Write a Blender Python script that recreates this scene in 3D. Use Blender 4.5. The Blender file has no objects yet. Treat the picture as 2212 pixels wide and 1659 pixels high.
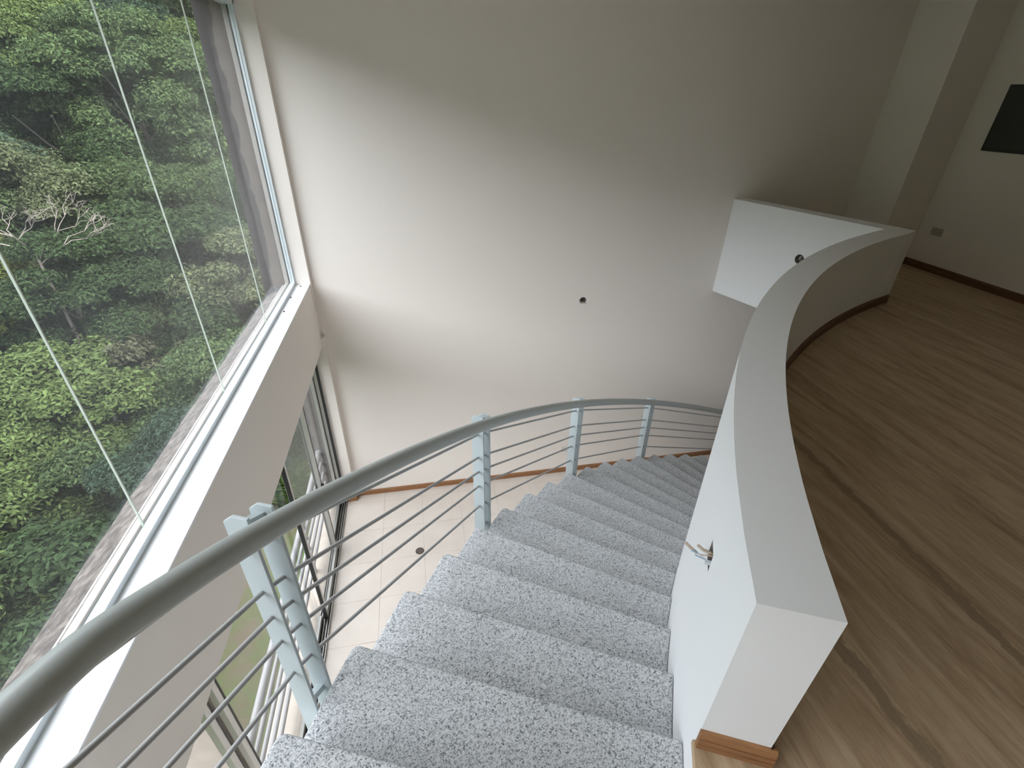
import bpy, bmesh, math, random
import numpy as np
from mathutils import Vector, Matrix

# ------------------------------------------------------------------ camera, world, exposure
SC = bpy.context.scene
COL = SC.collection
CAM_Z = 1.62
PITCH, ROLL, YAW, FPX = math.radians(30.82), math.radians(1.057), math.radians(11.379), 1043.7
fw = Vector((math.sin(YAW)*math.cos(PITCH), math.cos(YAW)*math.cos(PITCH), -math.sin(PITCH)))
rt = Vector((math.cos(YAW), -math.sin(YAW), 0))
up = rt.cross(fw)
rt2 = math.cos(ROLL)*rt + math.sin(ROLL)*up
up2 = rt2.cross(fw)
cam_data = bpy.data.cameras.new('camera')
cam = bpy.data.objects.new('camera', cam_data); COL.objects.link(cam)
cam.matrix_world = Matrix(((rt2.x, up2.x, -fw.x, 0), (rt2.y, up2.y, -fw.y, 0), (rt2.z, up2.z, -fw.z, CAM_Z), (0, 0, 0, 1)))
cam_data.sensor_width = 36.0
cam_data.lens = 36.0*FPX/2212
cam_data.clip_start = 0.02; cam_data.clip_end = 500
SC.camera = cam

world = bpy.data.worlds.new('overcast_sky'); SC.world = world
world.use_nodes = True
wn = world.node_tree
wn.nodes['Background'].inputs['Color'].default_value = (0.90, 0.935, 1.0, 1)
wn.nodes['Background'].inputs['Strength'].default_value = 4.6

sun = bpy.data.lights.new('hazy_sun', 'SUN'); sun.energy = 6.0; sun.angle = math.radians(25); sun.color = (1, .95, .86)
so = bpy.data.objects.new('hazy_sun', sun); COL.objects.link(so)
so.rotation_euler = Vector((.50, -.45, .74)).to_track_quat('Z', 'Y').to_euler()

def portal(name, loc, sx, sz):                       # sampling guide in the window opening, emits nothing itself
    l = bpy.data.lights.new(name, 'AREA'); l.shape = 'RECTANGLE'; l.size = sz; l.size_y = sx
    l.cycles.is_portal = True
    o = bpy.data.objects.new(name, l); COL.objects.link(o)
    o.location = loc; o.rotation_euler = (0, -math.pi/2, 0)
portal('window_portal', (-1.62, .95, 1.05), 8.7, 2.6)
portal('door_portal', (-1.66, .95, -2.0), 8.7, 2.5)

vs = SC.view_settings
SC.display_settings.display_device = 'sRGB'
vs.view_transform = 'Standard'; vs.look = 'None'; vs.gamma = 1.0; vs.use_curve_mapping = False
vs.exposure = 0.62
cy = SC.cycles
cy.max_bounces = 9; cy.diffuse_bounces = 6; cy.glossy_bounces = 3; cy.transmission_bounces = 4; cy.transparent_max_bounces = 12
cy.use_denoising = True
try: cy.denoiser = 'OPENIMAGEDENOISE'
except Exception: pass
cy.use_adaptive_sampling = True; cy.adaptive_threshold = 0.02
cy.caustics_reflective = False; cy.caustics_refractive = False
cy.sample_clamp_indirect = 6.0

# ------------------------------------------------------------------ helpers
class MB:
    """collects faces and links them as one mesh object"""
    def __init__(s): s.v = []; s.f = []
    def add(s, verts, faces):
        n = len(s.v); s.v += [tuple(p) for p in verts]; s.f += [tuple(i+n for i in f) for f in faces]
    def box(s, x0, x1, y0, y1, z0, z1):
        s.add([(x0,y0,z0),(x1,y0,z0),(x1,y1,z0),(x0,y1,z0),(x0,y0,z1),(x1,y0,z1),(x1,y1,z1),(x0,y1,z1)],
              [(0,3,2,1),(4,5,6,7),(0,1,5,4),(1,2,6,5),(2,3,7,6),(3,0,4,7)])
    def prism(s, poly, z0, z1):                       # poly counter-clockwise in plan
        n = len(poly)
        s.add([(p[0],p[1],z0) for p in poly]+[(p[0],p[1],z1) for p in poly],
              [tuple(range(n-1,-1,-1)), tuple(range(n,2*n))]+[(i,(i+1)%n,n+(i+1)%n,n+i) for i in range(n)])
    def tube(s, pts, r, seg=12, caps=True):
        pts = [Vector(p) for p in pts]; n = len(pts)
        rr = r if hasattr(r, '__len__') else [r]*n
        t0 = (pts[1]-pts[0]).normalized()
        a = t0.orthogonal().normalized(); rings = []
        for i, p in enumerate(pts):
            if i == 0: t = t0
            elif i == n-1: t = (pts[-1]-pts[-2]).normalized()
            else: t = ((pts[i+1]-p).normalized()+(p-pts[i-1]).normalized()).normalized()
            a = (a-t*a.dot(t)).normalized(); b = t.cross(a)
            rings.append([p+(a*math.cos(2*math.pi*k/seg)+b*math.sin(2*math.pi*k/seg))*rr[i] for k in range(seg)])
        fs = [(i*seg+k, i*seg+(k+1)%seg, (i+1)*seg+(k+1)%seg, (i+1)*seg+k) for i in range(n-1) for k in range(seg)]
        if caps: fs += [tuple(range(seg-1,-1,-1)), tuple((n-1)*seg+k for k in range(seg))]
        s.add([q for R in rings for q in R], fs)
    def sweep(s, path, profile, closed=True):         # path: list of (origin, xdir, zdir); profile (x,z) points
        n = len(profile); vv = []
        for o, xd, zd in path:
            vv += [Vector(o)+Vector(xd)*p[0]+Vector(zd)*p[1] for p in profile]
        m = len(path)
        fs = [(i*n+k, (i+1)*n+k, (i+1)*n+(k+1)%n, i*n+(k+1)%n) for i in range(m-1) for k in range(n if closed else n-1)]
        if closed: fs += [tuple(range(n)), tuple((m-1)*n+k for k in range(n-1,-1,-1))]
        s.add(vv, fs)
    def lathe(s, c, axis, prof, seg=20):              # prof: (radius, along) pairs
        ax = Vector(axis).normalized(); a = ax.orthogonal().normalized(); b = ax.cross(a)
        c = Vector(c); vv = []
        for r, h in prof:
            vv += [c+ax*h+(a*math.cos(2*math.pi*k/seg)+b*math.sin(2*math.pi*k/seg))*r for k in range(seg)]
        fs = [(i*seg+k, i*seg+(k+1)%seg, (i+1)*seg+(k+1)%seg, (i+1)*seg+k) for i in range(len(prof)-1) for k in range(seg)]
        s.add(vv, fs)
    def round_hole(s, o, u, v, w, h, cu, cv, r, seg=16):   # rectangle o,u,v (w x h) with a round hole at cu,cv
        o, u, v = Vector(o), Vector(u).normalized(), Vector(v).normalized()
        P = lambda a, b: o+u*a+v*b
        q = r*1.8
        a0, a1, b0, b1 = cu-q, cu+q, cv-q, cv+q
        us, vs_ = [0, a0, a1, w], [0, b0, b1, h]
        for i in range(3):
            for j in range(3):
                if i == 1 and j == 1: continue
                s.add([P(us[i],vs_[j]),P(us[i+1],vs_[j]),P(us[i+1],vs_[j+1]),P(us[i],vs_[j+1])], [(0,1,2,3)])
        inn, out = [], []
        for k in range(seg):
            t = 2*math.pi*k/seg+math.pi/4
            c_, s_ = math.cos(t), math.sin(t); m = max(abs(c_), abs(s_))
            inn.append(P(cu+r*c_, cv+r*s_)); out.append(P(cu+q*c_/m, cv+q*s_/m))
        s.add(inn+out, [(k, seg+k, seg+(k+1)%seg, (k+1)%seg) for k in range(seg)])
    def build(s, name, mat, parent=None, smooth=35, fix=True):
        me = bpy.data.meshes.new(name)
        me.from_pydata(s.v, [], s.f)
        if fix:
            bm = bmesh.new(); bm.from_mesh(me)
            bmesh.ops.recalc_face_normals(bm, faces=bm.faces)
            bm.to_mesh(me); bm.free()
        if smooth:
            me.polygons.foreach_set('use_smooth', [True]*len(me.polygons))
            me.set_sharp_from_angle(angle=math.radians(smooth))
        me.materials.append(mat)
        o = bpy.data.objects.new(name, me); COL.objects.link(o)
        if parent: o.parent = parent; o.matrix_parent_inverse = Matrix.Identity(4)
        return o

def mesh_at(mb, name, mat, parent, origin, **k):
    """build a mesh whose vertices are given in world space under a parent standing at `origin`"""
    ox, oy, oz = origin
    mb.v = [(x-ox, y-oy, z-oz) for x, y, z in mb.v]
    return mb.build(name, mat, parent, **k)

def tag(o, label=None, cat=None, group=None, kind=None):
    for k, v in (('label', label), ('category', cat), ('group', group), ('kind', kind)):
        if v: o[k] = v
    return o
def struct(o, label=None): return tag(o, label, None, None, 'structure')
def empty(name, loc=(0,0,0), label=None, cat=None, group=None):
    o = bpy.data.objects.new(name, None); COL.objects.link(o); o.location = loc; o.empty_display_size = .1
    return tag(o, label, cat, group)
def bevel(o, w, seg=2):
    m = o.modifiers.new('bevel', 'BEVEL'); m.width = w; m.segments = seg; m.limit_method = 'ANGLE'; m.angle_limit = math.radians(50)
    return o

# ------------------------------------------------------------------ materials
def new_mat(name):
    m = bpy.data.materials.new(name); m.use_nodes = True
    nt = m.node_tree; b = nt.nodes['Principled BSDF']
    return m, nt, b
def node(nt, kind, **inp):
    n = nt.nodes.new(kind)
    for k, v in inp.items():
        if k in n.inputs: n.inputs[k].default_value = v
        else: setattr(n, k, v)
    return n
def ramp(nt, src, stops):
    r = nt.nodes.new('ShaderNodeValToRGB'); nt.links.new(src, r.inputs[0])
    els = r.color_ramp.elements
    while len(els) < len(stops): els.new(.5)
    for e, (p, c) in zip(els, stops): e.position = p; e.color = (*c, 1) if len(c) == 3 else c
    return r
def coords(nt, scale=(1,1,1), loc=(0,0,0)):
    tc = nt.nodes.new('ShaderNodeNewGeometry')
    mp = nt.nodes.new('ShaderNodeMapping'); mp.inputs['Scale'].default_value = scale; mp.inputs['Location'].default_value = loc
    nt.links.new(tc.outputs['Position'], mp.inputs['Vector']); return mp.outputs[0]
def plain(name, col, rough=.6, metal=0, bump=0, bscale=60, vary=0, vscale=3, spec=.5):
    m, nt, b = new_mat(name)
    b.inputs['Base Color'].default_value = (*col, 1); b.inputs['Roughness'].default_value = rough; b.inputs['Metallic'].default_value = metal
    b.inputs['Specular IOR Level'].default_value = spec
    if vary:
        n = node(nt, 'ShaderNodeTexNoise', Scale=vscale, Detail=4.0); nt.links.new(coords(nt), n.inputs['Vector'])
        r = ramp(nt, n.outputs[0], [(.3, tuple(c*(1-vary) for c in col)), (.7, tuple(min(1, c*(1+vary)) for c in col))])
        nt.links.new(r.outputs[0], b.inputs['Base Color'])
    if bump:
        n = node(nt, 'ShaderNodeTexNoise', Scale=bscale, Detail=3.0); nt.links.new(coords(nt), n.inputs['Vector'])
        bp = node(nt, 'ShaderNodeBump', Strength=bump, Distance=.004); nt.links.new(n.outputs[0], bp.inputs['Height'])
        nt.links.new(bp.outputs[0], b.inputs['Normal'])
    return m

M = {}
M['wall'] = plain('painted_plaster', (.825,.768,.718), .75, bump=.12, bscale=25, spec=.25)
M['white'] = plain('white_painted_plaster', (.86,.872,.89), .7, bump=.1, bscale=30, spec=.25)
M['ceiling'] = plain('ceiling_paint', (.88,.85,.81), .85)
M['rail'] = plain('grey_green_metal_paint', (.42,.45,.44), .38, bump=.04, bscale=200)
M['plate'] = plain('pale_blue_grey_metal_paint', (.49,.545,.565), .42, bump=.05, bscale=150)
M['rod'] = plain('grey_rod_paint', (.40,.40,.40), .4)
M['alu'] = plain('anodised_aluminium', (.55,.55,.53), .35, .75)
M['frame_white'] = plain('pale_window_frame_paint', (.66,.72,.75), .35)
M['cream'] = plain('cream_frame_sealant', (.42,.37,.33), .6, vary=.06, vscale=8)
M['gasket'] = plain('black_gasket', (.02,.02,.02), .5)
M['track'] = plain('dark_track_metal', (.10,.09,.08), .4, .3)
M['pipe'] = plain('white_pipe_paint', (.31,.30,.305), .4)
M['black'] = plain('black_plastic', (.015,.015,.015), .4)
M['panel'] = plain('dark_grey_steel_door', (.035,.035,.032), .45)
M['plastic'] = plain('ivory_plastic', (.62,.59,.54), .4)
M['plastic2'] = plain('taupe_plastic', (.47,.435,.385), .5)
M['plastic3'] = plain('dull_taupe_insert', (.42,.38,.33), .5)
M['rust'] = plain('grey_galvanised_box', (.24,.21,.19), .7, vary=.35, vscale=40)
M['wire_tan'] = plain('tan_taped_wire', (.50,.40,.32), .6)
M['wire_yellow'] = plain('yellow_wire', (.75,.6,.2), .5)
M['wire_white'] = plain('white_wire', (.75,.78,.82), .4)
M['wire_blue'] = plain('grey_blue_wire', (.3,.42,.52), .4)
M['drain'] = plain('dull_brown_drain_metal', (.05,.04,.035), .6, .2)
M['drain2'] = plain('drain_slat_metal', (.22,.18,.155), .5, .3)
M['dirt'] = plain('dark_dirt', (.03,.025,.02), .9)
M['bark'] = plain('grey_brown_bark', (.045,.04,.034), .9, vary=.3, vscale=6)
M['pale_bark'] = plain('pale_bare_bark', (.15,.13,.115), .9, vary=.2, vscale=6)
M['silicone'] = plain('pale_green_silicone', (.62,.68,.60), .4)

def granite():
    m, nt, b = new_mat('grey_speckled_granite')
    c = coords(nt)
    v = node(nt, 'ShaderNodeTexVoronoi', Scale=250.0); nt.links.new(c, v.inputs['Vector'])
    sep = nt.nodes.new('ShaderNodeSeparateColor'); nt.links.new(v.outputs['Color'], sep.inputs[0])
    n = node(nt, 'ShaderNodeTexNoise', Scale=75.0, Detail=3.0); nt.links.new(c, n.inputs['Vector'])
    mx = node(nt, 'ShaderNodeMath', operation='MULTIPLY_ADD'); mx.inputs[1].default_value = .62
    nt.links.new(sep.outputs[0], mx.inputs[0]); 
    n2 = node(nt, 'ShaderNodeMath', operation='MULTIPLY'); n2.inputs[1].default_value = .5; nt.links.new(n.outputs[0], n2.inputs[0])
    nt.links.new(n2.outputs[0], mx.inputs[2])
    r = ramp(nt, mx.outputs[0], [(.22,(.10,.105,.115)),(.34,(.29,.30,.315)),(.50,(.45,.46,.475)),(.78,(.62,.63,.645))])
    nt.links.new(r.outputs[0], b.inputs['Base Color']); b.inputs['Roughness'].default_value = .55; b.inputs['Specular IOR Level'].default_value = .35
    bp = node(nt, 'ShaderNodeBump', Strength=.08, Distance=.002); nt.links.new(sep.outputs[0], bp.inputs['Height']); nt.links.new(bp.outputs[0], b.inputs['Normal'])
    return m
M['granite'] = granite()

def travertine():
    m, nt, b = new_mat('vein_cut_brown_travertine')
    c = coords(nt, (7, .8, 1))
    n = node(nt, 'ShaderNodeTexNoise', Scale=1.6, Detail=12.0, Roughness=.7, Distortion=.7); nt.links.new(c, n.inputs['Vector'])
    c2 = coords(nt, (75, 7, 1)); n2 = node(nt, 'ShaderNodeTexNoise', Scale=1.0, Detail=7.0, Roughness=.75, Distortion=.5); nt.links.new(c2, n2.inputs['Vector'])
    ad = node(nt, 'ShaderNodeMath', operation='MULTIPLY_ADD'); ad.inputs[1].default_value = .38
    nt.links.new(n2.outputs[0], ad.inputs[0]); nt.links.new(n.outputs[0], ad.inputs[2])
    r = ramp(nt, ad.outputs[0], [(.46,(.25,.165,.095)),(.62,(.40,.285,.18)),(.76,(.50,.375,.25)),(.92,(.60,.48,.345))])
    # two dark ragged veins running along the floor
    sx = nt.nodes.new('ShaderNodeSeparateXYZ'); g = nt.nodes.new('ShaderNodeNewGeometry'); nt.links.new(g.outputs['Position'], sx.inputs[0])
    nz = node(nt, 'ShaderNodeTexNoise', Scale=1.0, Detail=7.0, Roughness=.7); nt.links.new(coords(nt, (16, 9, 1)), nz.inputs['Vector'])
    col = r.outputs[0]
    for x0, slope, w in ((1.885, .055, .020), (1.35, -.02, .027), (2.50, .01, .009), (3.3, .02, .014)):
        a = node(nt, 'ShaderNodeMath', operation='MULTIPLY_ADD'); a.inputs[1].default_value = -slope; nt.links.new(sx.outputs[1], a.inputs[0]); nt.links.new(sx.outputs[0], a.inputs[2])
        s1 = node(nt, 'ShaderNodeMath', operation='SUBTRACT'); s1.inputs[1].default_value = x0-.04; nt.links.new(a.outputs[0], s1.inputs[0])
        wv = node(nt, 'ShaderNodeMath', operation='MULTIPLY_ADD'); wv.inputs[1].default_value = -.10; nt.links.new(nz.outputs[0], wv.inputs[0]); nt.links.new(s1.outputs[0], wv.inputs[2])
        ab = node(nt, 'ShaderNodeMath', operation='ABSOLUTE')
        of = node(nt, 'ShaderNodeMath', operation='ADD'); of.inputs[1].default_value = .02; nt.links.new(wv.outputs[0], of.inputs[0]); nt.links.new(of.outputs[0], ab.inputs[0])
        mr = node(nt, 'ShaderNodeMapRange'); mr.inputs['From Min'].default_value = w*.8; mr.inputs['From Max'].default_value = w*1.15
        mr.inputs['To Min'].default_value = .62 if w > .015 else .35; mr.inputs['To Max'].default_value = 0
        nt.links.new(ab.outputs[0], mr.inputs['Value'])
        mix = node(nt, 'ShaderNodeMix', data_type='RGBA'); nt.links.new(mr.outputs[0], mix.inputs[0]); nt.links.new(col, mix.inputs[6]); mix.inputs[7].default_value = (.19,.14,.09,1)
        col = mix.outputs[2]
    nt.links.new(col, b.inputs['Base Color']); b.inputs['Roughness'].default_value = .5; b.inputs['Specular IOR Level'].default_value = .3
    bp = node(nt, 'ShaderNodeBump', Strength=.15, Distance=.003); nt.links.new(ad.outputs[0], bp.inputs['Height']); nt.links.new(bp.outputs[0], b.inputs['Normal'])
    return m
M['travertine'] = travertine()

def wood(name, dark, light, scale=(3, 3, 60)):
    m, nt, b = new_mat(name)
    n = node(nt, 'ShaderNodeTexNoise', Scale=3.0, Detail=6.0, Distortion=.6); nt.links.new(coords(nt, scale), n.inputs['Vector'])
    r = ramp(nt, n.outputs[0], [(.3, dark), (.7, light)])
    nt.links.new(r.outputs[0], b.inputs['Base Color']); b.inputs['Roughness'].default_value = .45
    return m
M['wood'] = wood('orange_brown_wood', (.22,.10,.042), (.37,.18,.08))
M['wood_shade'] = wood('shade_toned_brown_wood', (.10,.045,.02), (.17,.08,.04))  # same baseboard wood darkened, upper-floor shade put into its colour

def tile_mat():
    m, nt, b = new_mat('cream_floor_tile')
    n = node(nt, 'ShaderNodeTexNoise', Scale=3.5, Detail=6.0); nt.links.new(coords(nt), n.inputs['Vector'])
    r = ramp(nt, n.outputs[0], [(.3,(.67,.60,.54)),(.7,(.73,.66,.60))])
    nt.links.new(r.outputs[0], b.inputs['Base Color']); b.inputs['Roughness'].default_value = .4; b.inputs['Specular IOR Level'].default_value = .3
    return m
M['tile'] = tile_mat()
M['grout'] = plain('grey_grout', (.50,.45,.40), .9)

def stained():
    m, nt, b = new_mat('stained_exterior_plaster')
    g = nt.nodes.new('ShaderNodeNewGeometry'); sx = nt.nodes.new('ShaderNodeSeparateXYZ'); nt.links.new(g.outputs['Position'], sx.inputs[0])
    n = node(nt, 'ShaderNodeTexNoise', Scale=2.6, Detail=7.0, Roughness=.6); nt.links.new(coords(nt, (1,1,.8)), n.inputs['Vector'])
    a = node(nt, 'ShaderNodeMath', operation='MULTIPLY_ADD'); a.inputs[1].default_value = .22; nt.links.new(n.outputs[0], a.inputs[0]); nt.links.new(sx.outputs[0], a.inputs[2])
    mr = node(nt, 'ShaderNodeMapRange'); mr.inputs['From Min'].default_value = -1.370; mr.inputs['From Max'].default_value = -1.355; nt.links.new(a.outputs[0], mr.inputs['Value'])
    n2 = node(nt, 'ShaderNodeTexNoise', Scale=9.0, Detail=8.0, Roughness=.7); nt.links.new(coords(nt), n2.inputs['Vector'])
    r1 = ramp(nt, n2.outputs[0], [(.35,(.032,.027,.029)),(.65,(.06,.051,.054))]); r2 = ramp(nt, n2.outputs[0], [(.35,(.125,.104,.094)),(.65,(.17,.145,.13))])
    mix = node(nt, 'ShaderNodeMix', data_type='RGBA'); nt.links.new(mr.outputs[0], mix.inputs[0]); nt.links.new(r1.outputs[0], mix.inputs[6]); nt.links.new(r2.outputs[0], mix.inputs[7])
    nt.links.new(mix.outputs[2], b.inputs['Base Color']); b.inputs['Roughness'].default_value = .9
    return m
M['stained'] = stained()
def rough_ledge():
    m, nt, b = new_mat('weathered_concrete_ledge')
    n = node(nt, 'ShaderNodeTexNoise', Scale=14.0, Detail=10.0, Roughness=.75); nt.links.new(coords(nt), n.inputs['Vector'])
    r = ramp(nt, n.outputs[0], [(.36,(.03,.024,.02)),(.5,(.10,.082,.07)),(.62,(.20,.17,.15))])
    nt.links.new(r.outputs[0], b.inputs['Base Color']); b.inputs['Roughness'].default_value = .95
    bp = node(nt, 'ShaderNodeBump', Strength=.6, Distance=.01); nt.links.new(n.outputs[0], bp.inputs['Height']); nt.links.new(bp.outputs[0], b.inputs['Normal'])
    return m
M['ledge'] = rough_ledge()
M['terrace'] = plain('pale_terrace_concrete', (.46,.40,.345), .85, vary=.08, vscale=9)

def glass(name, haze_mix):
    m, nt, b = new_mat(name); nt.nodes.remove(b); out = nt.nodes['Material Output']
    tr = node(nt, 'ShaderNodeBsdfTransparent'); tr.inputs[0].default_value = (.955,.965,.96,1)
    gl = node(nt, 'ShaderNodeBsdfGlossy'); gl.inputs['Roughness'].default_value = .02
    lw = node(nt, 'ShaderNodeLayerWeight', Blend=.5)
    pw = node(nt, 'ShaderNodeMath', operation='POWER'); pw.inputs[1].default_value = 5; nt.links.new(lw.outputs['Facing'], pw.inputs[0])
    fr = node(nt, 'ShaderNodeMath', operation='MULTIPLY_ADD'); fr.inputs[1].default_value = .5; fr.inputs[2].default_value = .018; nt.links.new(pw.outputs[0], fr.inputs[0])
    mx = nt.nodes.new('ShaderNodeMixShader'); nt.links.new(fr.outputs[0], mx.inputs[0]); nt.links.new(tr.outputs[0], mx.inputs[1]); nt.links.new(gl.outputs[0], mx.inputs[2])
    df = node(nt, 'ShaderNodeBsdfTranslucent'); df.inputs[0].default_value = (.8,.85,.9,1)  # bluish film: haze and reflected veil painted into the glass
    n = node(nt, 'ShaderNodeTexNoise', Scale=1.3, Detail=4.0); nt.links.new(coords(nt), n.inputs['Vector'])
    mr = node(nt, 'ShaderNodeMapRange'); mr.inputs['From Min'].default_value = .3; mr.inputs['From Max'].default_value = .75
    mr.inputs['To Min'].default_value = haze_mix*.4; mr.inputs['To Max'].default_value = haze_mix*1.6; nt.links.new(n.outputs[0], mr.inputs['Value'])
    m2 = nt.nodes.new('ShaderNodeMixShader'); nt.links.new(mr.outputs[0], m2.inputs[0]); nt.links.new(mx.outputs[0], m2.inputs[1]); nt.links.new(df.outputs[0], m2.inputs[2])
    nt.links.new(m2.outputs[0], out.inputs[0]); return m
M['glass'] = glass('haze_tinted_window_glass', .010)
M['glass_lower'] = glass('door_glass', .010)

def leaf_mat():
    m, nt, b = new_mat('tree_leaves'); nt.nodes.remove(b); out = nt.nodes['Material Output']
    oi = nt.nodes.new('ShaderNodeObjectInfo'); g = nt.nodes.new('ShaderNodeNewGeometry')
    hv = nt.nodes.new('ShaderNodeHueSaturation')
    mr = node(nt, 'ShaderNodeMapRange'); mr.inputs['To Min'].default_value = .55; mr.inputs['To Max'].default_value = 1.35
    nt.links.new(g.outputs['Random Per Island'], mr.inputs['Value']); nt.links.new(mr.outputs[0], hv.inputs['Value'])
    nt.links.new(oi.outputs['Color'], hv.inputs['Color'])
    d = nt.nodes.new('ShaderNodeBsdfDiffuse'); t = nt.nodes.new('ShaderNodeBsdfTranslucent')
    nt.links.new(hv.outputs[0], d.inputs[0]); nt.links.new(hv.outputs[0], t.inputs[0])
    mx = nt.nodes.new('ShaderNodeMixShader'); mx.inputs[0].default_value = .25
    nt.links.new(d.outputs[0], mx.inputs[1]); nt.links.new(t.outputs[0], mx.inputs[2]); nt.links.new(mx.outputs[0], out.inputs[0])
    return m
M['leaf'] = leaf_mat()
def ground_mat(name, stops, scale):
    m, nt, b = new_mat(name)
    n = node(nt, 'ShaderNodeTexNoise', Scale=scale, Detail=8.0, Roughness=.7); nt.links.new(coords(nt), n.inputs['Vector'])
    r = ramp(nt, n.outputs[0], stops); nt.links.new(r.outputs[0], b.inputs['Base Color']); b.inputs['Roughness'].default_value = 1
    b.inputs['Specular IOR Level'].default_value = 0
    return m
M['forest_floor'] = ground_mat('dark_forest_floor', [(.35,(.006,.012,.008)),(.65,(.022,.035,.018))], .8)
M['lawn'] = ground_mat('worn_lawn', [(.38,(.075,.062,.04)),(.5,(.055,.065,.025)),(.65,(.05,.085,.025))], 1.6)

# ------------------------------------------------------------------ layout (metres; y towards the far wall, x to the right, z up)
XW, YF, XR = -1.131, 5.24, 5.61            # spandrel face, far wall, right wall
YB = -4.0                                   # wall behind the camera
ZL, ZC, ZS = -3.15, 2.62, -0.45             # lower floor, ceiling, underside of the upper slab
ZSILL, ZBEAM, ZHEAD = -0.10, -0.82, 2.25
YW = -3.3                                   # near end of both windows
CX, CY = 6.237, -2.057                      # centre of the curved stair
RI, RO = 6.1405, 7.338                       # inner and outer stair radius
RISE, A0, DA = 0.175, 156.98, 2.974
HP = 0.648                                  # parapet height
def pol(r, a, z=None):
    t = math.radians(a); x, y = CX+r*math.cos(t), CY+r*math.sin(t)
    return (x, y) if z is None else (x, y, z)
def arc(r, a, b, step=1.5):
    n = max(1, int(round(abs(b-a)/step))); return [pol(r, a+(b-a)*i/n) for i in range(n+1)]

# ------------------------------------------------------------------ setting: walls, floors, ceiling
mb = MB()
mb.round_hole((-1.6, YF, ZL-.3), (1,0,0), (0,0,1), 7.4, ZC+.3-ZL+.2, 1.905+1.6, -.481-(ZL-.3), .042)
mb.box(-1.6, 5.81, YF+.12, YF+.3, ZL-.3, ZC+.2)
struct(mb.build('wall_far', M['wall']), 'tall plain off-white wall at the far side of the stairwell')

mb = MB(); mb.box(-1.268, XW+.008, 5.165, YF, ZSILL-.3, ZHEAD+.4); mb.box(-1.22, -1.098, 5.15, YF, ZL, ZBEAM+.1)
struct(mb.build('trim_1', M['wall']), 'narrow plaster rib in the corner beside the windows')

mb = MB(); mb.box(XR, XR+.2, YB, YF+.2, ZL, ZC)
struct(mb.build('wall_right', M['wall']), 'shaded wall on the right carrying the dark panel')
mb = MB(); mb.box(5.15, XR, 4.633, YF, -.02, ZC)
struct(mb.build('wall_pilaster', M['wall']), 'square pilaster in the corner behind the parapet')
mb = MB(); mb.box(-1.4, XR+.2, YB-.2, YB, ZL, ZC)
struct(mb.build('wall_back', M['wall']), 'wall behind the viewer')
mb = MB(); mb.box(-1.6, XR+.2, YB-.2, YF+.3, ZC, ZC+.2)
struct(mb.build('ceiling', M['ceiling']), 'flat ceiling over the upper storey')

# spandrel beam between upper and lower windows, with sill and lintel
mb = MB()
mb.box(-1.40, XW, YB, YF, ZBEAM, ZSILL-.012)
mb.box(-1.58, -1.40, YB, YF, ZBEAM, -.26)
wl = struct(mb.build('wall_left', M['wall']), 'broad white spandrel beam under the tall window')
mb = MB(); mb.box(-1.40, XW+.003, YB, 5.165, ZSILL-.012, ZSILL)
bevel(mb.build('sill_board', M['white'], wl), .003)
mb = MB()
n = 46; random.seed(4)
top = []
for i in range(n+1):
    y = YB+(5.2-YB)*i/n
    j = random.uniform(-.012, .012)
    top.append([(-1.36,y,-.082),(-1.47+j*.4,y,-.145+j*.3),(-1.58+j,y,-.215+j*.4),(-1.59+j,y,-.27)])
for i in range(n):
    for k in range(3):
        mb.add([top[i][k],top[i][k+1],top[i+1][k+1],top[i+1][k]], [(0,1,2,3)])
o = mb.build('outer_ledge', M['ledge'], wl); o['label'] = 'weathered grey-brown concrete ledge outside the glass'
mb = MB(); mb.box(-1.58, XW, YB, YF, ZHEAD, ZC)
mb.box(-1.58, XW, YB, YW, ZSILL-.012, ZHEAD); mb.box(-1.58, XW, YB, YW, ZL-.05, ZBEAM)
struct(mb.build('wall_lintel', M['wall']), 'wall strip over the tall window')
mb = MB(); mb.box(-1.585, -1.36, 5.175, YF, ZL-1.4, ZC)
struct(mb.build('wall_exterior', M['stained']), 'stained outside reveal beyond the tall window')
mb = MB(); mb.box(-1.58, -1.37, 1.60, 1.80, ZL-1.4, ZBEAM)
struct(mb.build('wall_pier', M['terrace']), 'beige outside pier between the lower windows')

# upper floor
poly = ([pol(6.05, a) for a in np.linspace(109.5, 154.6, 32)] + arc(6.15, 154.7, 160.2, 1) + arc(RO, 160.2, 181, 2)
        + [(XW, -2.5), (XW, YB), (XR, YB), (XR, 4.633), (5.15, 4.633), (5.15, YF), (3.72, YF), (4.25, 3.66)])
mb = MB(); mb.prism(poly[::-1], -.022, 0)
fl = struct(bevel(mb.build('floor', M['travertine'], smooth=0), .004), 'brown vein-cut travertine floor of the upper storey')
poly2 = ([pol(6.05, a) for a in np.linspace(109.5, 154.6, 32)] + arc(6.14, 154.7, 160.2, 1) + arc(RO-.01, 160.2, 181, 2)
         + [(XW+.005, -2.5), (XW+.005, YB), (XR, YB), (XR, YF), (3.72, YF), (4.25, 3.66)])
mb = MB(); mb.prism(poly2[::-1], ZS, -.022)
mb.build('slab', M['white'], fl, smooth=0)

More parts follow.
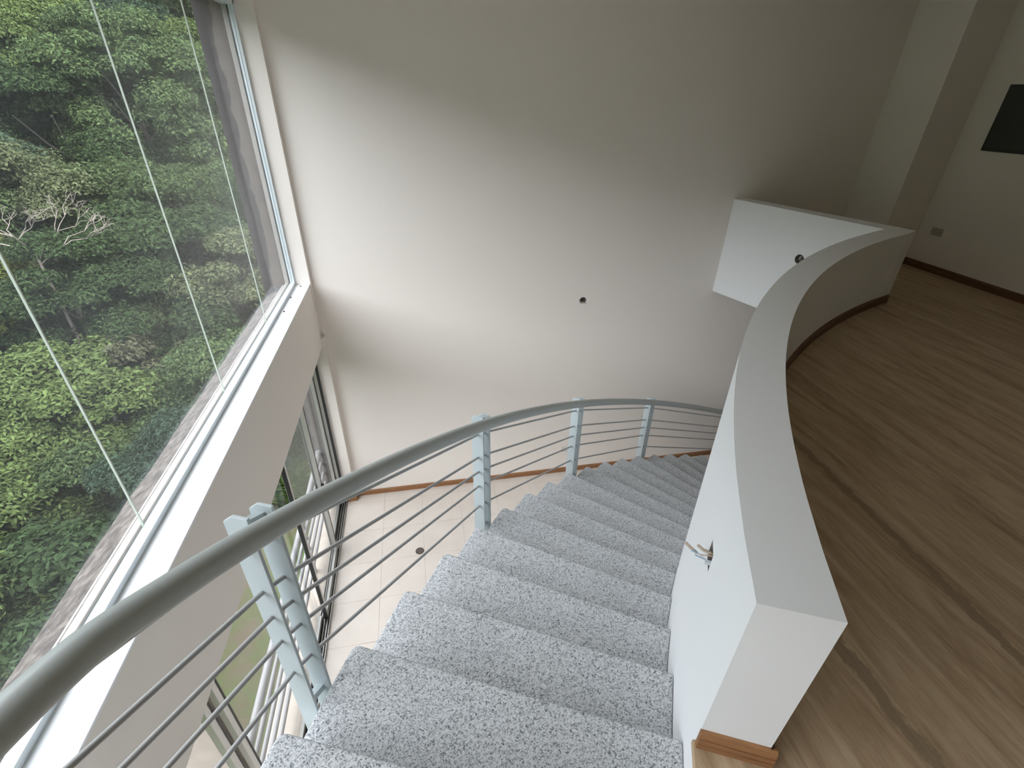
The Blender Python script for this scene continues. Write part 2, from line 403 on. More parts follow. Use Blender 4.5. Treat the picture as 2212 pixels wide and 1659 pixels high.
# lower floor with its tiles
mb = MB(); mb.box(-1.22, XR+.2, YB, YF, ZL-.2, ZL-.0035)
fl2 = struct(mb.build('floor_lower', M['grout']), 'cream tiled floor of the lower storey')
T = .502; x0 = -.72; y0 = 4.568
mb = MB(); g = .001; mb.box(g, T-g, g, T-g, -.01, 0)
tile0 = bevel(mb.build('tile', M['tile'], fl2), .0012, 1); first = True
for i in range(-1, 13):
    for j in range(-1, 9):
        xa, ya = x0+i*T, y0-j*T
        if xa+T > XR+.01: continue
        o = tile0 if first else tile0.copy()
        if not first: COL.objects.link(o)
        first = False
        o.parent = fl2; o.location = (xa, ya, ZL)
        o.scale = (1, (YF-ya)/T if j == -1 else 1, 1)

# parapet: curved wall that runs into the straight balcony front
TI, TO = (4.116, 3.734), (4.369, 3.626); WF, WB = (3.608, YF), (3.795, YF)
HA0, HA1, HZ0, HZ1 = 150.28, 150.95, .255, .335
angs = sorted(set([154.75, HA1, HA0] + list(np.linspace(149.5, 110.1, 40)) + [152.8]), reverse=True)
zs = [ZS, HZ0, HZ1, HP]
mb = MB()
for a, b_ in zip(angs[:-1], angs[1:]):
    for z0, z1 in zip(zs[:-1], zs[1:]):
        if a == HA1 and z0 == HZ0: continue
        mb.add([pol(6.14,a,z0), pol(6.14,b_,z0), pol(6.14,b_,z1), pol(6.14,a,z1)], [(0,1,2,3)])
    mb.add([pol(5.955,a,ZS), pol(5.955,b_,ZS), pol(5.955,b_,HP), pol(5.955,a,HP)], [(0,1,2,3)])
    mb.add([pol(6.14,a,HP), pol(6.14,b_,HP), pol(5.955,b_,HP), pol(5.955,a,HP)], [(0,1,2,3)])
mb.add([pol(6.14,154.75,ZS), pol(5.955,154.75,ZS), pol(5.955,154.75,HP), pol(6.14,154.75,HP)], [(0,1,2,3)])
e1, e2 = pol(6.14,110.1), pol(5.955,110.1)
mb.add([(*e1,HP),(*TI,HP),(*WF,HP),(*WB,HP),(*TO,HP),(*e2,HP)], [(0,1,2,3,4,5)])
mb.add([(*e1,ZS),(*TI,ZS),(*TI,HP),(*e1,HP)], [(0,1,2,3)])
mb.add([(*WB,ZS),(*TO,ZS),(*TO,HP),(*WB,HP)], [(0,1,2,3)])
mb.add([(*TO,ZS),(*e2,ZS),(*e2,HP),(*TO,HP)], [(0,1,2,3)])
L_ = math.dist(TI, WF)
ud = Vector((WF[0]-TI[0], WF[1]-TI[1], 0)).normalized()
mb.round_hole((*TI, ZS), ud, (0,0,1), L_, HP-ZS, .405*L_, .20-ZS, .05)
mb.add([(*TI,ZS),(*WF,ZS),(*WB,ZS),(*TO,ZS)], [(0,1,2,3)])
par = mb.build('wall_parapet', M['white'], smooth=30)
struct(par, 'low white curved parapet along the stair with a pointed far corner')
mb = MB()
mb.prism(arc(6.14, 107, 160.2, 1.2)+arc(5.955, 160.2, 107, 1.2), ZL, ZS)
struct(mb.build('wall_stair', M['white'], smooth=30), 'curved white wall carrying the stair below the parapet')

# baseboards
BB = [(0,0),(.017,0),(.018,.022),(.012,.0225),(.012,.026),(.018,.027),(.0172,.047),(.011,.0478),(.011,.0512),(.0165,.052),(.012,.070),(.004,.076),(0,.076)]
def base_line(name, pts, nrm, mat, label, prof=BB):
    mb = MB(); mb.sweep([(p, n_, (0,0,1)) for p, n_ in zip(pts, nrm)], prof)
    return struct(mb.build(name, mat, smooth=25), label)
BBL = [(p[0], p[1]) for p in BB]
base_line('baseboard_far', [(-1.098,YF,ZL),(3.6,YF,ZL),(XR,YF,ZL)], [(0,-1,0)]*3, M['wood'], 'orange-brown wooden baseboard along the foot of the far wall')
mb = MB(); mb.sweep([((-1.22,5.15,ZL),(0,-1,0),(0,0,1)),((-1.083,5.15,ZL),(0,-1,0),(0,0,1))], BB)
mb.sweep([((-1.098,5.135,ZL),(1,0,0),(0,0,1)),((-1.098,YF,ZL),(1,0,0),(0,0,1))], BB)
struct(mb.build('baseboard_rib', M['wood'], smooth=25), 'short brown baseboard piece wrapping the corner rib')
base_line('baseboard_right', [(XR,YB,0),(XR,4.633,0)], [(-1,0,0)]*2, M['wood_shade'], 'brown baseboard coloured as in shade along the shaded right wall')
base_line('baseboard_pilaster', [(5.15,4.633,0),(XR,4.633,0)], [(0,-1,0)]*2, M['wood_shade'], 'brown baseboard coloured as in shade on the pilaster')
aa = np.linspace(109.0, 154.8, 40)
base_line('baseboard_curved', [pol(5.955,a,0) for a in aa], [Vector((-math.cos(math.radians(a)),-math.sin(math.radians(a)),0)) for a in aa], M['wood_shade'], 'brown baseboard coloured as in shade, bent along the room side of the parapet')
tn = Vector((-math.sin(math.radians(154.75)), math.cos(math.radians(154.75)), 0))*1.0
base_line('baseboard_end', [pol(6.142,154.75,0), pol(5.938,154.75,0)], [tn, tn], M['wood'], 'orange-brown grooved baseboard block at the parapet end')

# ------------------------------------------------------------------ upper window
w1 = empty('window_1', (-1.317, 1.0, ZSILL)); struct(w1, 'tall fixed window of butt-jointed glass sheets')
WO = (-1.317, 1.0, ZSILL)
mb = MB(); prof = [(-1.268,ZSILL),(-1.268,-.068),(-1.3105,-.068),(-1.3105,-.078),(-1.323,-.078),(-1.323,ZSILL)]
mb.add([(x,YW,z) for x,z in prof]+[(x,5.165,z) for x,z in prof], [(k,(k+1)%6,6+(k+1)%6,6+k) for k in range(6)]+[tuple(range(6)),tuple(range(11,5,-1))])
mb.box(-1.30,-1.266,YW,5.165,-.0705,-.0665)
bevel(mesh_at(mb,'frame_bottom', M['frame_white'], w1, WO), .002)
mb = MB(); mb.box(-1.362,-1.324,YW,5.165,ZSILL,-.066)
o = bevel(mesh_at(mb,'frame_outer_strip', M['cream'], w1, WO), .006)
mb = MB(); mb.box(-1.311,-1.268,5.135,5.17,-.068,ZHEAD); mb.box(-1.298,-1.292,5.131,5.136,-.068,ZHEAD)
bevel(mesh_at(mb,'frame_side', M['frame_white'], w1, WO), .002)
mb = MB(); mb.box(-1.362,-1.324,5.14,5.17,-.066,ZHEAD)
bevel(mesh_at(mb,'frame_outer_side', M['cream'], w1, WO), .004)
mb = MB(); mb.box(-1.362,-1.268,YW,5.165,ZHEAD-.045,ZHEAD)
bevel(mesh_at(mb,'frame_top', M['frame_white'], w1, WO), .002)
js = [5.15, 4.13, 2.99, 1.825, .70, -.43, -1.56, -2.69, YW]
for i, (ya, yb) in enumerate(zip(js[:-1], js[1:])):
    mb = MB(); mb.box(-1.320,-1.314,yb+.004,ya-.004,-.076,ZHEAD-.03); mesh_at(mb,'glass_pane', M['glass'], w1, WO, smooth=0)
    if i:
        mb = MB(); mb.box(-1.321,-1.313,ya-.003,ya+.003,-.076,ZHEAD-.03); mesh_at(mb,'silicone_joint', M['silicone'], w1, WO, smooth=0)

# ------------------------------------------------------------------ lower sliding glazing
d1 = empty('door_1', (-1.27, 3.0, ZL)); struct(d1, 'sliding aluminium terrace doors under the spandrel beam')
DO = (-1.27, 3.0, ZL)
mb = MB(); mb.box(-1.335,-1.218,YW,5.15,ZL-.05,ZL+.004); mesh_at(mb,'track_base', M['track'], d1, DO)
for x in (-1.222,-1.245,-1.275,-1.305,-1.328):
    mb = MB(); mb.box(x-.0035,x+.0035,YW,5.15,ZL,ZL+.022); mesh_at(mb,'track_rail', M['alu'], d1, DO)
def stile(y, x, wd=.045, side=1):
    mb = MB(); mb.box(x-.018,x+.018,y-wd/2,y+wd/2,ZL+.012,ZBEAM-.03); s_ = bevel(mesh_at(mb,'stile', M['alu'], d1, DO), .003)
    mb = MB(); mb.box(x-.012,x+.021,y+side*wd/2-.006,y+side*wd/2+.006,ZL+.012,ZBEAM-.03); 
    g_ = mesh_at(mb,'gasket', M['gasket'], s_, DO)
def pane(y1, y2, x):
    mb = MB(); mb.box(x-.003,x+.003,y1,y2,ZL+.07,ZBEAM-.03); mesh_at(mb,'glass_pane', M['glass_lower'], d1, DO, smooth=0)
    mb = MB(); mb.box(x-.015,x+.015,y1,y2,ZL+.012,ZL+.075); bevel(mesh_at(mb,'bottom_rail', M['alu'], d1, DO), .003)
mb = MB(); mb.box(-1.33,-1.225,5.115,5.15,ZL,ZBEAM); mesh_at(mb,'jamb_frame', M['alu'], d1, DO)
mb = MB(); mb.box(-1.25,-1.222,5.106,5.118,ZL,ZBEAM); mesh_at(mb,'jamb_gasket', M['gasket'], d1, DO)
stile(5.085,-1.31); stile(4.36,-1.31,.05,-1); pane(4.38,5.06,-1.31)
stile(4.28,-1.262,.05,1); stile(3.42,-1.262,.05,-1); pane(3.44,4.26,-1.262)
stile(1.70,-1.31,.05,1); pane(1.72,3.40,-1.31)
stile(1.52,-1.262,.05,1); stile(1.18,-1.262,.05,-1); pane(-.92,1.16,-1.31); stile(-.96,-1.31); pane(-3.28,-1.0,-1.262)
mb = MB(); mb.box(-1.24,-1.215,4.262,4.298,-2.28,-2.06); mb.box(-1.232,-1.20,4.27,4.29,-2.245,-2.095)
bevel(mesh_at(mb,'handle', M['black'], d1, DO), .005)

# terrace strip and its pipe railing
mb = MB(); mb.box(-1.64,-1.335,YB,5.2,ZL-.35,ZL-.02)
struct(mb.build('trim_2', M['terrace']), 'pale concrete terrace strip outside the lower glazing')
tr = empty('terrace_railing', (-1.44, 1.8, ZL-.02), 'white pipe railing with five rails outside the lower glass doors', 'railing')
TRO = (-1.44, 1.8, ZL-.02)
mb = MB(); mb.tube([(-1.44,1.802,-2.3),(-1.44,5.172,-2.3)], .031, 20); mesh_at(mb,'top_rail', M['pipe'], tr, TRO)
for z in (-2.47,-2.63,-2.79,-2.95):
    mb = MB(); mb.tube([(-1.44,1.802,z),(-1.44,5.172,z)], .019, 14); mesh_at(mb,'rail', M['pipe'], tr, TRO)
for y in (2.9, 4.05):
    mb = MB(); mb.box(-1.475,-1.461,y-.03,y+.03,ZL-.02,-2.3); mesh_at(mb,'post', M['pipe'], tr, TRO)
mb = MB(); mb.lathe((-1.44,5.172,-2.3),(0,-1,0),[(0,.006),(.045,.006),(.045,0)],20); mesh_at(mb,'wall_flange', M['pipe'], tr, TRO)

# ------------------------------------------------------------------ staircase
NT = 18
stp = empty('curved_staircase', pol(6.7, 150, -1.0), 'curved staircase of grey speckled granite treads winding down to the cream floor', 'staircase')
SO = tuple(stp.location)
def tread_poly(a_back, a_front, r0, r1, rc=.028):
    cen = pol(r1-rc, a_front+math.degrees(rc/(r1-rc)))
    ta = math.radians(a_front)
    rad = Vector((math.cos(ta), math.sin(ta))); tang = Vector((math.sin(ta), -math.cos(ta)))   # tang: downhill
    corner = [Vector(cen)+(rad*math.sin(t)+tang*math.cos(t))*rc for t in np.linspace(0, math.pi/2, 6)]
    out = [pol(r1, a_front+math.degrees(rc/(r1-rc))+(a_back-a_front-math.degrees(rc/(r1-rc)))*i/4) for i in range(1, 5)]
    inn = [pol(r0, a_back+(a_front-a_back)*i/4) for i in range(5)]
    return [tuple(p) for p in corner]+out+inn
for k in range(0, NT):
    z = -RISE*k
    af = A0-DA*k; ab = af+DA+(.35 if k else .4)
    mb = MB(); mb.prism(tread_poly(ab, af, RI, RO), z-.03, z)
    o = bevel(mesh_at(mb,'tread', M['granite'], stp, SO, smooth=0), .009, 3)
for k in range(1, NT+1):
    z1 = -RISE*(k-1)-.03; z0 = -RISE*k
    a = A0-DA*(k-1)+.22
    mb = MB(); mb.prism([pol(RI,a), pol(RO-.012,a), pol(RO-.012,a+.18), pol(RI,a+.18)], z0, z1)
    mesh_at(mb,'riser', M['granite'], stp, SO, smooth=0)
mb = MB()
for k in range(0, NT):
    zt = -RISE*k-.031; a1 = A0-DA*k+.24; a2 = a1+DA
    zb = lambda a: max(ZL, -RISE*(A0-a)/DA-.33)
    r1 = RO-.006
    P8 = [(*pol(RI,a2),zt),(*pol(r1,a2),zt),(*pol(r1,a1),zt),(*pol(RI,a1),zt),(*pol(RI,a2),zb(a2)),(*pol(r1,a2),zb(a2)),(*pol(r1,a1),zb(a1)),(*pol(RI,a1),zb(a1))]
    mb.add(P8, [(0,1,2,3),(7,6,5,4),(0,4,5,1),(1,5,6,2),(2,6,7,3),(3,7,4,0)])
mesh_at(mb,'stair_body', M['white'], stp, SO, smooth=0)

# ------------------------------------------------------------------ stair railing
rl = empty('stair_railing', pol(7.38, 150, -.3), 'grey-green tubular stair railing with paired flat posts and thin rods', 'railing')
RLO = tuple(rl.location)
KT = [-20,-1.0,-.65,0,.87,2.07,4.3,12,18]
HT = [.868,.865,.848,.753,.611,.405,.0225,-1.322,-2.372]
def handrail_z(k): return float(np.interp(k, KT, HT))
def pk(r, k, z): return pol(r, A0-DA*k, z)
ks = list(np.linspace(-8,-1.2,24))+list(np.linspace(-1.1,0,16))+list(np.linspace(.125,17.6,140))
def soft(k): return (handrail_z(k-.12)+2*handrail_z(k)+handrail_z(k+.12))/4
mb = MB(); mb.tube([pk(7.303, k, soft(k)) for k in ks], .0325, 24)
mesh_at(mb,'handrail', M['rail'], rl, RLO, smooth=50)
POSTS = [(-5.0,-4.8),(-1.22,-1.03)]+[(.395+3.95*i, .605+3.95*i) for i in range(0, 4)]+[(16.95, 17.15)]
RH = [.668,.497,.385,.268,.097]; RP = 7.382
def rod_z(k, h): return h+.118 if k < -.9 else h-RISE*k
for h in RH:
    kk = [k for p in POSTS for k in p]
    mb = MB(); mb.tube([pk(RP, k, rod_z(k, h)) for k in kk], .0072, 12); mesh_at(mb,'rod', M['rod'], rl, RLO, smooth=50)
R1, R2 = 7.346, 7.422
def plate(k):
    a = A0-DA*k; zt = handrail_z(k); zb = max(ZL+.001, -RISE*max(k,0)-.32)
    t = math.radians(a); rad = Vector((math.cos(t), math.sin(t), 0)); tan = Vector((math.sin(t), -math.cos(t), 0))
    prof = [(R1,zb),(R2,zb),(R2,zt+.004),(R2-.030,zt+.028),(R1,zt+.028)]
    c = Vector((CX, CY, 0)); th = .005
    vv = [c+rad*p[0]+Vector((0,0,p[1]))-tan*th for p in prof]+[c+rad*p[0]+Vector((0,0,p[1]))+tan*th for p in prof]
    mb = MB(); mb.add(vv, [(4,3,2,1,0),(5,6,7,8,9)]+[(i,(i+1)%5,5+(i+1)%5,5+i) for i in range(5)])
    p = bevel(mesh_at(mb,'post_plate', M['plate'], rl, RLO, smooth=0), .0015)
    lo = MB(); lo.tube([c+rad*(R1-.022)+Vector((0,0,zt-.005)), c+rad*(R1+.02)+Vector((0,0,zt-.005))], .008, 8)   # weld stub to the rail
    mesh_at(lo,'rail_stub', M['plate'], rl, RLO)
def spacer(k1, k2):
    r = .5*(R1+R2)
    for dz in (-.012, -.86):
        p1 = pk(r, k1, handrail_z(k1)+dz); p2 = pk(r, k2, handrail_z(k2)+dz)
        mb = MB(); mb.tube([p1, p2], .017, 4); mesh_at(mb,'post_spacer', M['plate'], rl, RLO, smooth=0)
for k1, k2 in POSTS:
    plate(k1); plate(k2); spacer(k1, k2)

# ------------------------------------------------------------------ small fittings
def round_box(name, c, axis, u, r, depth, label, wires):
    e = empty(name, c, label, 'electrical box')
    mb = MB(); mb.lathe(c, axis, [(r,0),(r,depth),(0,depth)], 20); mesh_at(mb,'box_shell', M['rust'], e, c, fix=False)
    c = Vector(c); ax = Vector(axis).normalized(); u = Vector(u)
    for mat, pts, rr in wires:
        mb = MB(); mb.tube([c+ax*p[0]+u*p[1]+Vector((0,0,p[2])) for p in pts], rr, 8); mesh_at(mb,'wire', mat, e, tuple(c))
    return e
round_box('wall_junction_box', (1.905, YF, -.481), (0,1,0), (1,0,0), .042, .06, 'open round junction box with loose wires in the far wall', [
    (M['black'], [(.055,-.02,-.02),(.03,-.012,.005),(.015,.0,.028),(.03,.01,.0),(.05,.012,-.02)], .004),
    (M['wire_tan'], [(.055,.0,-.025),(.02,-.02,-.02),(-.002,-.01,-.028),(-.01,.012,-.026)], .007),
    (M['rust'], [(.05,.01,-.01),(.0,.018,-.02),(-.02,.045,-.038)], .002)])
hc = Vector((*TI, 0))+ud*(.405*L_)+Vector((0,0,.20)); hn = Vector((ud.y, -ud.x, 0))
if hn.x < 0: hn = -hn
round_box('wall_junction_box', tuple(hc), tuple(hn), tuple(ud), .05, .06, 'round junction box in the pointed balcony front, half hidden by the curved parapet', [
    (M['plastic'], [(.055,.0,-.02),(.015,.01,.0),(-.008,-.01,.03)], .006), (M['rust'], [(.05,-.02,.0),(.01,-.02,.02),(.03,.01,.03)], .004)])

# rectangular box with taped wires in the curved parapet
bc = pol(6.14, .5*(HA0+HA1), .5*(HZ0+HZ1))
e = empty('parapet_wire_box', bc, 'rectangular electrical box with taped loose wires in the curved white parapet', 'electrical box')
mb = MB(); d_ = .06
for (a, b_, z0, z1) in ((HA0,HA0,HZ0,HZ1),(HA1,HA1,HZ0,HZ1)):
    mb.add([pol(6.14,a,z0),pol(6.14-d_,a,z0),pol(6.14-d_,a,z1),pol(6.14,a,z1)], [(0,1,2,3)])
for z in (HZ0,HZ1): mb.add([pol(6.14,HA0,z),pol(6.14,HA1,z),pol(6.14-d_,HA1,z),pol(6.14-d_,HA0,z)], [(0,1,2,3)])
mb.add([pol(6.14-d_,HA0,HZ0),pol(6.14-d_,HA1,HZ0),pol(6.14-d_,HA1,HZ1),pol(6.14-d_,HA0,HZ1)], [(0,1,2,3)])
mesh_at(mb,'box_shell', M['rust'], e, bc, fix=False)
tb = math.radians(.5*(HA0+HA1)); rad = Vector((math.cos(tb), math.sin(tb), 0)); tg = Vector((math.sin(tb), -math.cos(tb), 0))
def wire(name, mat, pts, r):
    mb = MB(); mb.tube([Vector(bc)+rad*p[0]+tg*p[1]+Vector((0,0,p[2])) for p in pts], r, 8); mesh_at(mb, name, mat, e, bc)
wire('wire', M['wire_tan'], [(-.05,.0,.0),(0,.0,.0),(.03,.004,-.012),(.045,.006,-.006)], .0025)
wire('taped_wire_end', M['wire_tan'], [(.043,.006,-.008),(.062,.008,.004),(.085,.010,.022)], .0055)
wire('wire', M['wire_yellow'], [(-.05,.0,.005),(0,.004,.008),(.02,.006,.010)], .002)
wire('taped_wire_end', M['wire_tan'], [(.0,.004,.008),(.025,.006,.012),(.045,.008,.026)], .0055)
wire('wire', M['wire_white'], [(-.05,.0,-.02),(0,.0,-.026),(.02,.002,-.018),(.045,.002,-.004)], .0022)
wire('wire', M['wire_blue'], [(.04,.002,-.006),(.052,.002,-.0),(.060,.002,.0)], .003)
wire('wire', M['wire_blue'], [(-.05,.0,-.022),(0,.0,-.03),(.018,.002,-.024),(.046,.0,-.014)], .0022)
wire('wire_nut', M['wire_white'], [(-.01,.0,-.036),(.006,.0,-.036),(.014,.0,-.032)], .008)

# socket plates
def socket(c, n_, u, w, h, label, mats, slots):
    e = empty('socket_plate', c, label, 'socket'); c_ = Vector(c); n_ = Vector(n_); u = Vector(u); z = Vector((0,0,1))
    def slab(cx_, cz_, w_, h_, d0, d1):
        p = [(-w_/2,-h_/2),(w_/2,-h_/2),(w_/2,h_/2),(-w_/2,h_/2)]
        v = [c_+u*(cx_+a)+z*(cz_+b)+n_*d0 for a, b in p]+[c_+u*(cx_+a)+z*(cz_+b)+n_*d1 for a, b in p]
        m_ = MB(); m_.add(v, [(0,3,2,1),(4,5,6,7),(0,1,5,4),(1,2,6,5),(2,3,7,6),(3,0,4,7)]); return m_
    bevel(mesh_at(slab(0,0,w,h,.0005,.009),'cover', mats[0], e, c), .003)
    for cx_, cz_, w_, h_ in slots:
        bevel(mesh_at(slab(cx_,cz_,w_,h_,.008,.012),'socket_insert', mats[1], e, c), .001)
socket((1.852,YF,-2.735),(0,-1,0),(1,0,0),.115,.075,'small ivory socket plate low on the far wall behind the railing',(M['plastic'],M['plastic']),[(-.028,0,.03,.04),(.028,0,.03,.04)])
socket((XR,4.425,.412),(-1,0,0),(0,-1,0),.125,.08,'small taupe socket plate low on the shaded right wall',(M['plastic2'],M['plastic3']),[(-.024,0,.034,.046),(.024,0,.034,.046)])

# electrical panel on the right wall
c = (XR, 4.09, 1.50)
e = empty('electrical_panel', c, 'dark grey steel electrical panel on the right wall at the picture edge', 'panel')
mb = MB(); mb.box(XR-.012,XR-.0005,3.82,4.36,1.225,1.785); bevel(mesh_at(mb,'panel_frame', M['panel'], e, c), .003)
mb = MB(); mb.box(XR-.02,XR-.012,3.85,4.33,1.255,1.755); bevel(mesh_at(mb,'panel_door', M['panel'], e, c), .003)
mb = MB(); mb.box(XR-.028,XR-.02,3.87,3.89,1.47,1.54); mesh_at(mb,'latch', M['black'], e, c)

# round drain in the cream floor
c = (-.273, 4.13, ZL)
e = empty('floor_drain', c, 'small round brown drain grate set in the cream lower floor', 'drain')
mb = MB(); mb.lathe(c,(0,0,1),[(0,.001),(.043,.001),(.043,.003),(.05,.003),(.051,0)],28); mesh_at(mb,'ring', M['drain'], e, c)
for i in range(-3, 4):
    hw = math.sqrt(.043**2-(i*.012)**2)
    mb = MB(); mb.box(c[0]-hw,c[0]+hw,c[1]+i*.012-.003,c[1]+i*.012+.003,ZL+.001,ZL+.004); mesh_at(mb,'slat', M['drain2'], e, c)

# dirt crumbs on the sill
random.seed(8)
for i, (x, y, lb) in enumerate(((-1.245,4.78,'dark dirt crumb on the white sill, second from the far corner'),(-1.235,4.42,'dark dirt crumb on the white sill, third from the far corner'),(-1.21,5.10,'dark dirt crumb in the far corner of the white sill'))):
    mb = MB(); vv = []
    bm = bmesh.new(); bmesh.ops.create_icosphere(bm, subdivisions=1, radius=.011)
    for v in bm.verts: v.co = Vector((v.co.x*random.uniform(.6,1.2), v.co.y*random.uniform(.8,1.4), v.co.z*.5+.005))
    mb.add([v.co.copy() for v in bm.verts], [tuple(v.index for v in f.verts) for f in bm.faces]); bm.free()
    o = mb.build('dirt_crumb', M['dirt']); o.location = (x, y, ZSILL); tag(o, lb, 'dirt', 'dirt crumbs on the sill')

# ------------------------------------------------------------------ outdoors: lawn, hillside and trees
UA = math.radians(35); UX, UY = -math.sin(UA), math.cos(UA); VX, VY = math.cos(UA), math.sin(UA)
CU = [(-200,-8),(8.3,-11),(10,-11),(13,-9.6),(18,-7.4),(24,-4.8),(31,-1.2),(40,5.0),(50,12.4),(65,23.5),(80,34),(100,46),(140,52)]
def ground(u): return float(np.interp(u, [p[0] for p in CU], [p[1] for p in CU]))
def uv(u, v): return (UX*u+VX*v, UY*u+VY*v)
CA = [(-200,-12),(16,-12),(28,-9),(45,0),(70,13),(100,27),(140,40)]
mb = MB(); random.seed(3)
azs = np.linspace(-6, 176, 62); rs = [2.2,5,7.5,8.5,9.5,11,13,15,18,21,25,29,34,40,47,55,65,75,85,95,105,120,140]
ga = math.radians(105); gx, gy = -math.sin(ga), math.cos(ga); grid = []
for r in rs:
    for a in azs:
        x, y = -1.8-math.sin(math.radians(a))*r, math.cos(math.radians(a))*r
        z = max(ground(UX*x+UY*y), float(np.interp(gx*x+gy*y, [p[0] for p in CA], [p[1] for p in CA])))+random.uniform(-.5,.5)*min(3, r*.05)
        grid.append((x, y, z))
nv = len(azs)
mb.add(grid, [(i*nv+j, i*nv+j+1, (i+1)*nv+j+1, (i+1)*nv+j) for i in range(len(rs)-1) for j in range(nv-1)])
struct(mb.build('terrain_hillside', M['forest_floor'], smooth=80), 'dark ground of the forested hillside')
mb = MB(); mb.box(-4.1,-1.6,-9,6.95,ZL-3.5,ZL-1.45)
struct(mb.build('ground_terrace', M['lawn'], smooth=0), 'worn brown-green lawn terrace under the windows')

def leaf_cloud(seed, clumps, per, crown_r, crown_h, leaf, droop=.0):
    """leaf blades gathered in rounded clumps over a crown: one mesh of small folded quads"""
    rng = np.random.default_rng(seed)
    P, Nn = [], []
    for i in range(clumps):
        th = rng.uniform(0, 2*math.pi); ph = math.acos(rng.uniform(-.6, 1))
        d = np.array([math.sin(ph)*math.cos(th), math.sin(ph)*math.sin(th), math.cos(ph)])
        c = d*np.array([crown_r, crown_r, crown_h])*rng.uniform(.60, .92)
        cr = crown_r*rng.uniform(.20, .36)
        m = int(per*(cr/(crown_r*.28))**2)
        q = rng.normal(size=(m, 3)); q[:, 2] = np.abs(q[:, 2])-.45*rng.random(m); q += d*.35
        q /= np.linalg.norm(q, axis=1)[:, None]
        bump = 1+.18*np.sin(q[:, 0:1]*7+i)*np.sin(q[:, 1:2]*7+2*i)
        pos = c+q*cr*bump*rng.uniform(.62, 1.05, size=(m, 1))*np.array([1.1, 1.1, .8])
        nr = q*.6+np.array([0,0,.55])+rng.normal(size=(m,3))*.45
        P.append(pos); Nn.append(nr/np.linalg.norm(nr, axis=1)[:, None])
    P = np.concatenate(P); Nn = np.concatenate(Nn); m = len(P)
    t = rng.normal(size=(m,3)); t -= Nn*(t*Nn).sum(1)[:, None]; t /= np.linalg.norm(t, axis=1)[:, None]
    b = np.cross(Nn, t); s = leaf*rng.uniform(.6, 1.3, size=(m,1))
    V = np.empty((m, 4, 3)); V[:,0] = P-t*s; V[:,1] = P+b*s*.42+Nn*s*.1; V[:,2] = P+t*s-Nn*s*.15; V[:,3] = P-b*s*.42+Nn*s*.1
    me = bpy.data.meshes.new('foliage')
    me.vertices.add(m*4); me.vertices.foreach_set('co', V.reshape(-1))
    me.loops.add(m*4); me.loops.foreach_set('vertex_index', np.arange(m*4, dtype=np.int32))
    me.polygons.add(m); me.polygons.foreach_set('loop_start', np.arange(0, m*4, 4, dtype=np.int32)); me.polygons.foreach_set('loop_total', np.full(m, 4, dtype=np.int32))
    me.materials.append(M['leaf']); me.update(calc_edges=True)
    return me
CROWNS = [leaf_cloud(11, 40, 1500, 3.0, 2.6, .075), leaf_cloud(12, 34, 1600, 3.1, 2.1, .08), leaf_cloud(13, 44, 1350, 2.7, 3.1, .07),
          leaf_cloud(14, 30, 1800, 3.2, 2.3, .08), leaf_cloud(15, 38, 1500, 2.9, 2.8, .07), leaf_cloud(16, 28, 1300, 2.9, 2.4, .10)]
def trunk_mesh(seed):
    random.seed(seed); mb = MB()
    mb.tube([(0,0,-6.5),(.1,.05,-4),(.0,.15,-2),(.1,.0,0)], [.15,.12,.09,.05], 8)
    for i in range(6):
        a = random.uniform(0, 6.28); z = random.uniform(-2.6,-.6); l = random.uniform(1.4,2.4)
        mb.tube([(.05,.08,z),(math.cos(a)*l*.5,math.sin(a)*l*.5,z+.7),(math.cos(a)*l,math.sin(a)*l,z+1.7)], [.05,.035,.015], 6)
    me = bpy.data.meshes.new('trunk'); me.from_pydata(mb.v, [], mb.f); me.materials.append(M['bark']); return me
TRUNKS = [trunk_mesh(s) for s in (1,2,3)]
def tree(u, v, dz, sc, ci, colr, label, group='trees on the hillside', name='forest_tree', rz=0):
    x, y = uv(u, v); z = ground(u)+4.6-.9*(1-sc)+dz
    e = empty(name, (x, y, z), label, 'tree', group)
    e.rotation_euler = (0, 0, rz); e.scale = (sc, sc, sc)
    f = bpy.data.objects.new('foliage', CROWNS[ci]); COL.objects.link(f); f.parent = e; f.color = (*colr, 1); f['kind'] = 'stuff'
    t = bpy.data.objects.new('trunk', TRUNKS[ci % 3]); COL.objects.link(t); t.parent = e
    return e
PAL = {'deep green': (.062,.098,.045), 'mid-green': (.098,.145,.064), 'blue-green': (.075,.118,.078), 'fresh green': (.135,.19,.07),
       'yellow-green': (.21,.25,.065), 'pale olive': (.125,.15,.08), 'dull brown-green': (.095,.10,.062)}
ORD = ['first','second','third','fourth','fifth','sixth','seventh','eighth','ninth','tenth','eleventh','twelfth']
random.seed(21)
ROWS = [(9.9, 2.5, .66), (12.0, 2.6, .66), (14.4, 2.8, .68), (17.2, 3.0, .72), (20.3, 3.2, .76), (24, 3.5, .8), (28.2, 3.8, .88), (33, 4.3, .98), (39, 4.8, 1.1), (46, 5.4, 1.25), (54, 6.2, 1.45)]
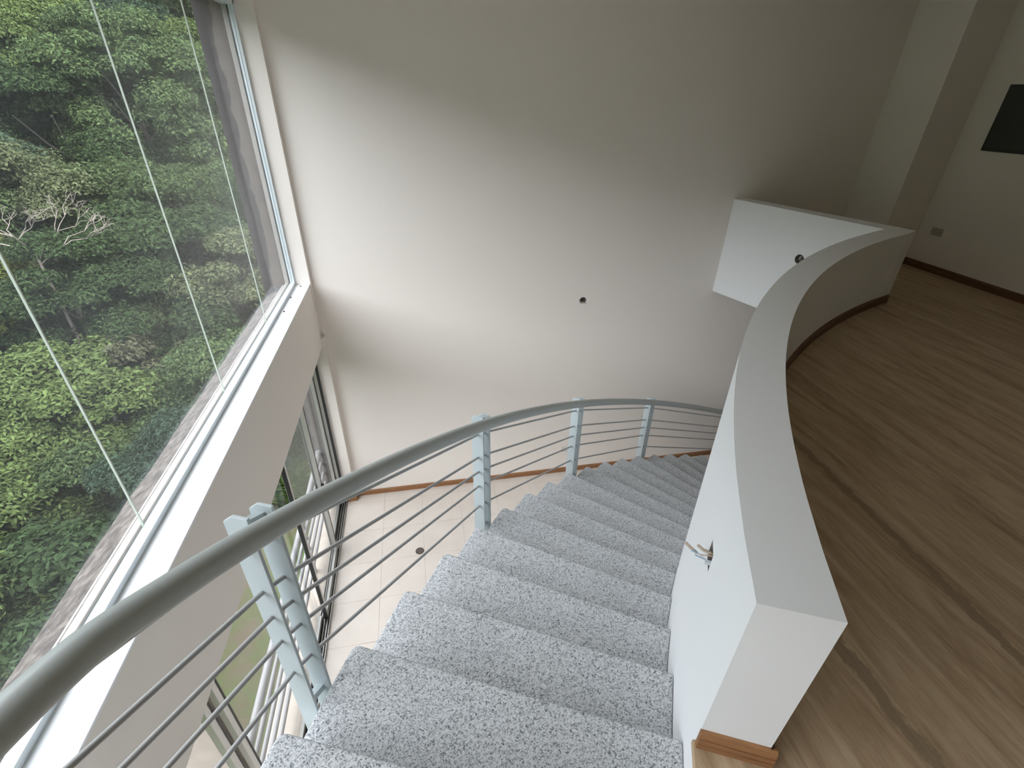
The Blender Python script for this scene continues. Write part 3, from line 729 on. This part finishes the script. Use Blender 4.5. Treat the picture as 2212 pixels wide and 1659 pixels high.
for ri, (u, gap, sc) in enumerate(ROWS):
    va, vb = -u*.50-1.0, u*.36+1.0
    n = int(math.ceil((vb-va)/gap)); 
    for i in range(n):
        v = va+(i+.5+(.25 if ri % 2 else -.2))*(vb-va)/n+random.uniform(-.5,.5)
        uu = u+random.uniform(-1.1,1.1)
        cn = random.choices(['deep green','mid-green','blue-green','fresh green','yellow-green','pale olive','dull brown-green'], [4,6,3,4,1.0,.8,.35])[0]
        shp = random.randrange(6)
        lab = '%s tree, %s from the left in the %s row up the hillside' % (cn, ORD[i], ORD[ri])
        c0 = PAL[cn]; k = random.uniform(.85, 1.15)
        tree(uu, v, random.uniform(-.7,.9), sc*random.uniform(.95,1.25), shp, tuple(a*k*.5 for a in c0), lab, rz=random.uniform(0,6.28))

# bare pale tree and hedge
def bare_tree(loc, h, seed, label):
    e = empty('bare_tree', loc, label, 'tree'); random.seed(seed)
    mb = MB()
    mb.tube([(0,0,-5),(.1,0,-2),(0,.1,0)], [.05,.04,.028], 8); mesh_at(mb,'trunk', M['pale_bark'], e, (0,0,0))
    mb = MB()
    def br(p, d, l, r, n):
        q = p+d*l*.5+Vector((random.uniform(-.1,.1),random.uniform(-.1,.1),.05)); s = p+d*l
        mb.tube([p,q,s], [r,r*.8,r*.55], 5, False)
        if n:
            for _ in range(3):
                dd = (d+Vector((random.uniform(-.8,.8),random.uniform(-.8,.8),random.uniform(-.25,.5)))).normalized(); br(s, dd, l*random.uniform(.6,.8), r*.6, n-1)
    for i in range(5):
        a = i*1.26; br(Vector((0,.1,-.3+.08*i)), Vector((math.cos(a),math.sin(a),.65)).normalized(), h*.36, .017, 3)
    mb.build('bare_branches', M['pale_bark'], e, smooth=60)
x, y = uv(16.0, .3); bare_tree((x, y, -1.75), 2.1, 5, 'leafless pale tree with spreading bare twigs among the green crowns')
hm = leaf_cloud(31, 60, 160, 1.0, .5, .07)
e = empty('hedge', (-2.6, 6.75, ZL-1.45), 'low dark hedge along the far edge of the lawn', 'hedge')
f = bpy.data.objects.new('foliage', hm); COL.objects.link(f); f.parent = e; f.location = (-.2,0,.1); f.scale = (1.5,.35,.75); f.color = (.03,.05,.015,1); f['kind'] = 'stuff'
for i in range(6):
    mb = MB(); mb.tube([(-1.3+i*.45,0,0),(-1.25+i*.45,.03,.3)], .02, 6); mb.build('stem', M['bark'], e)
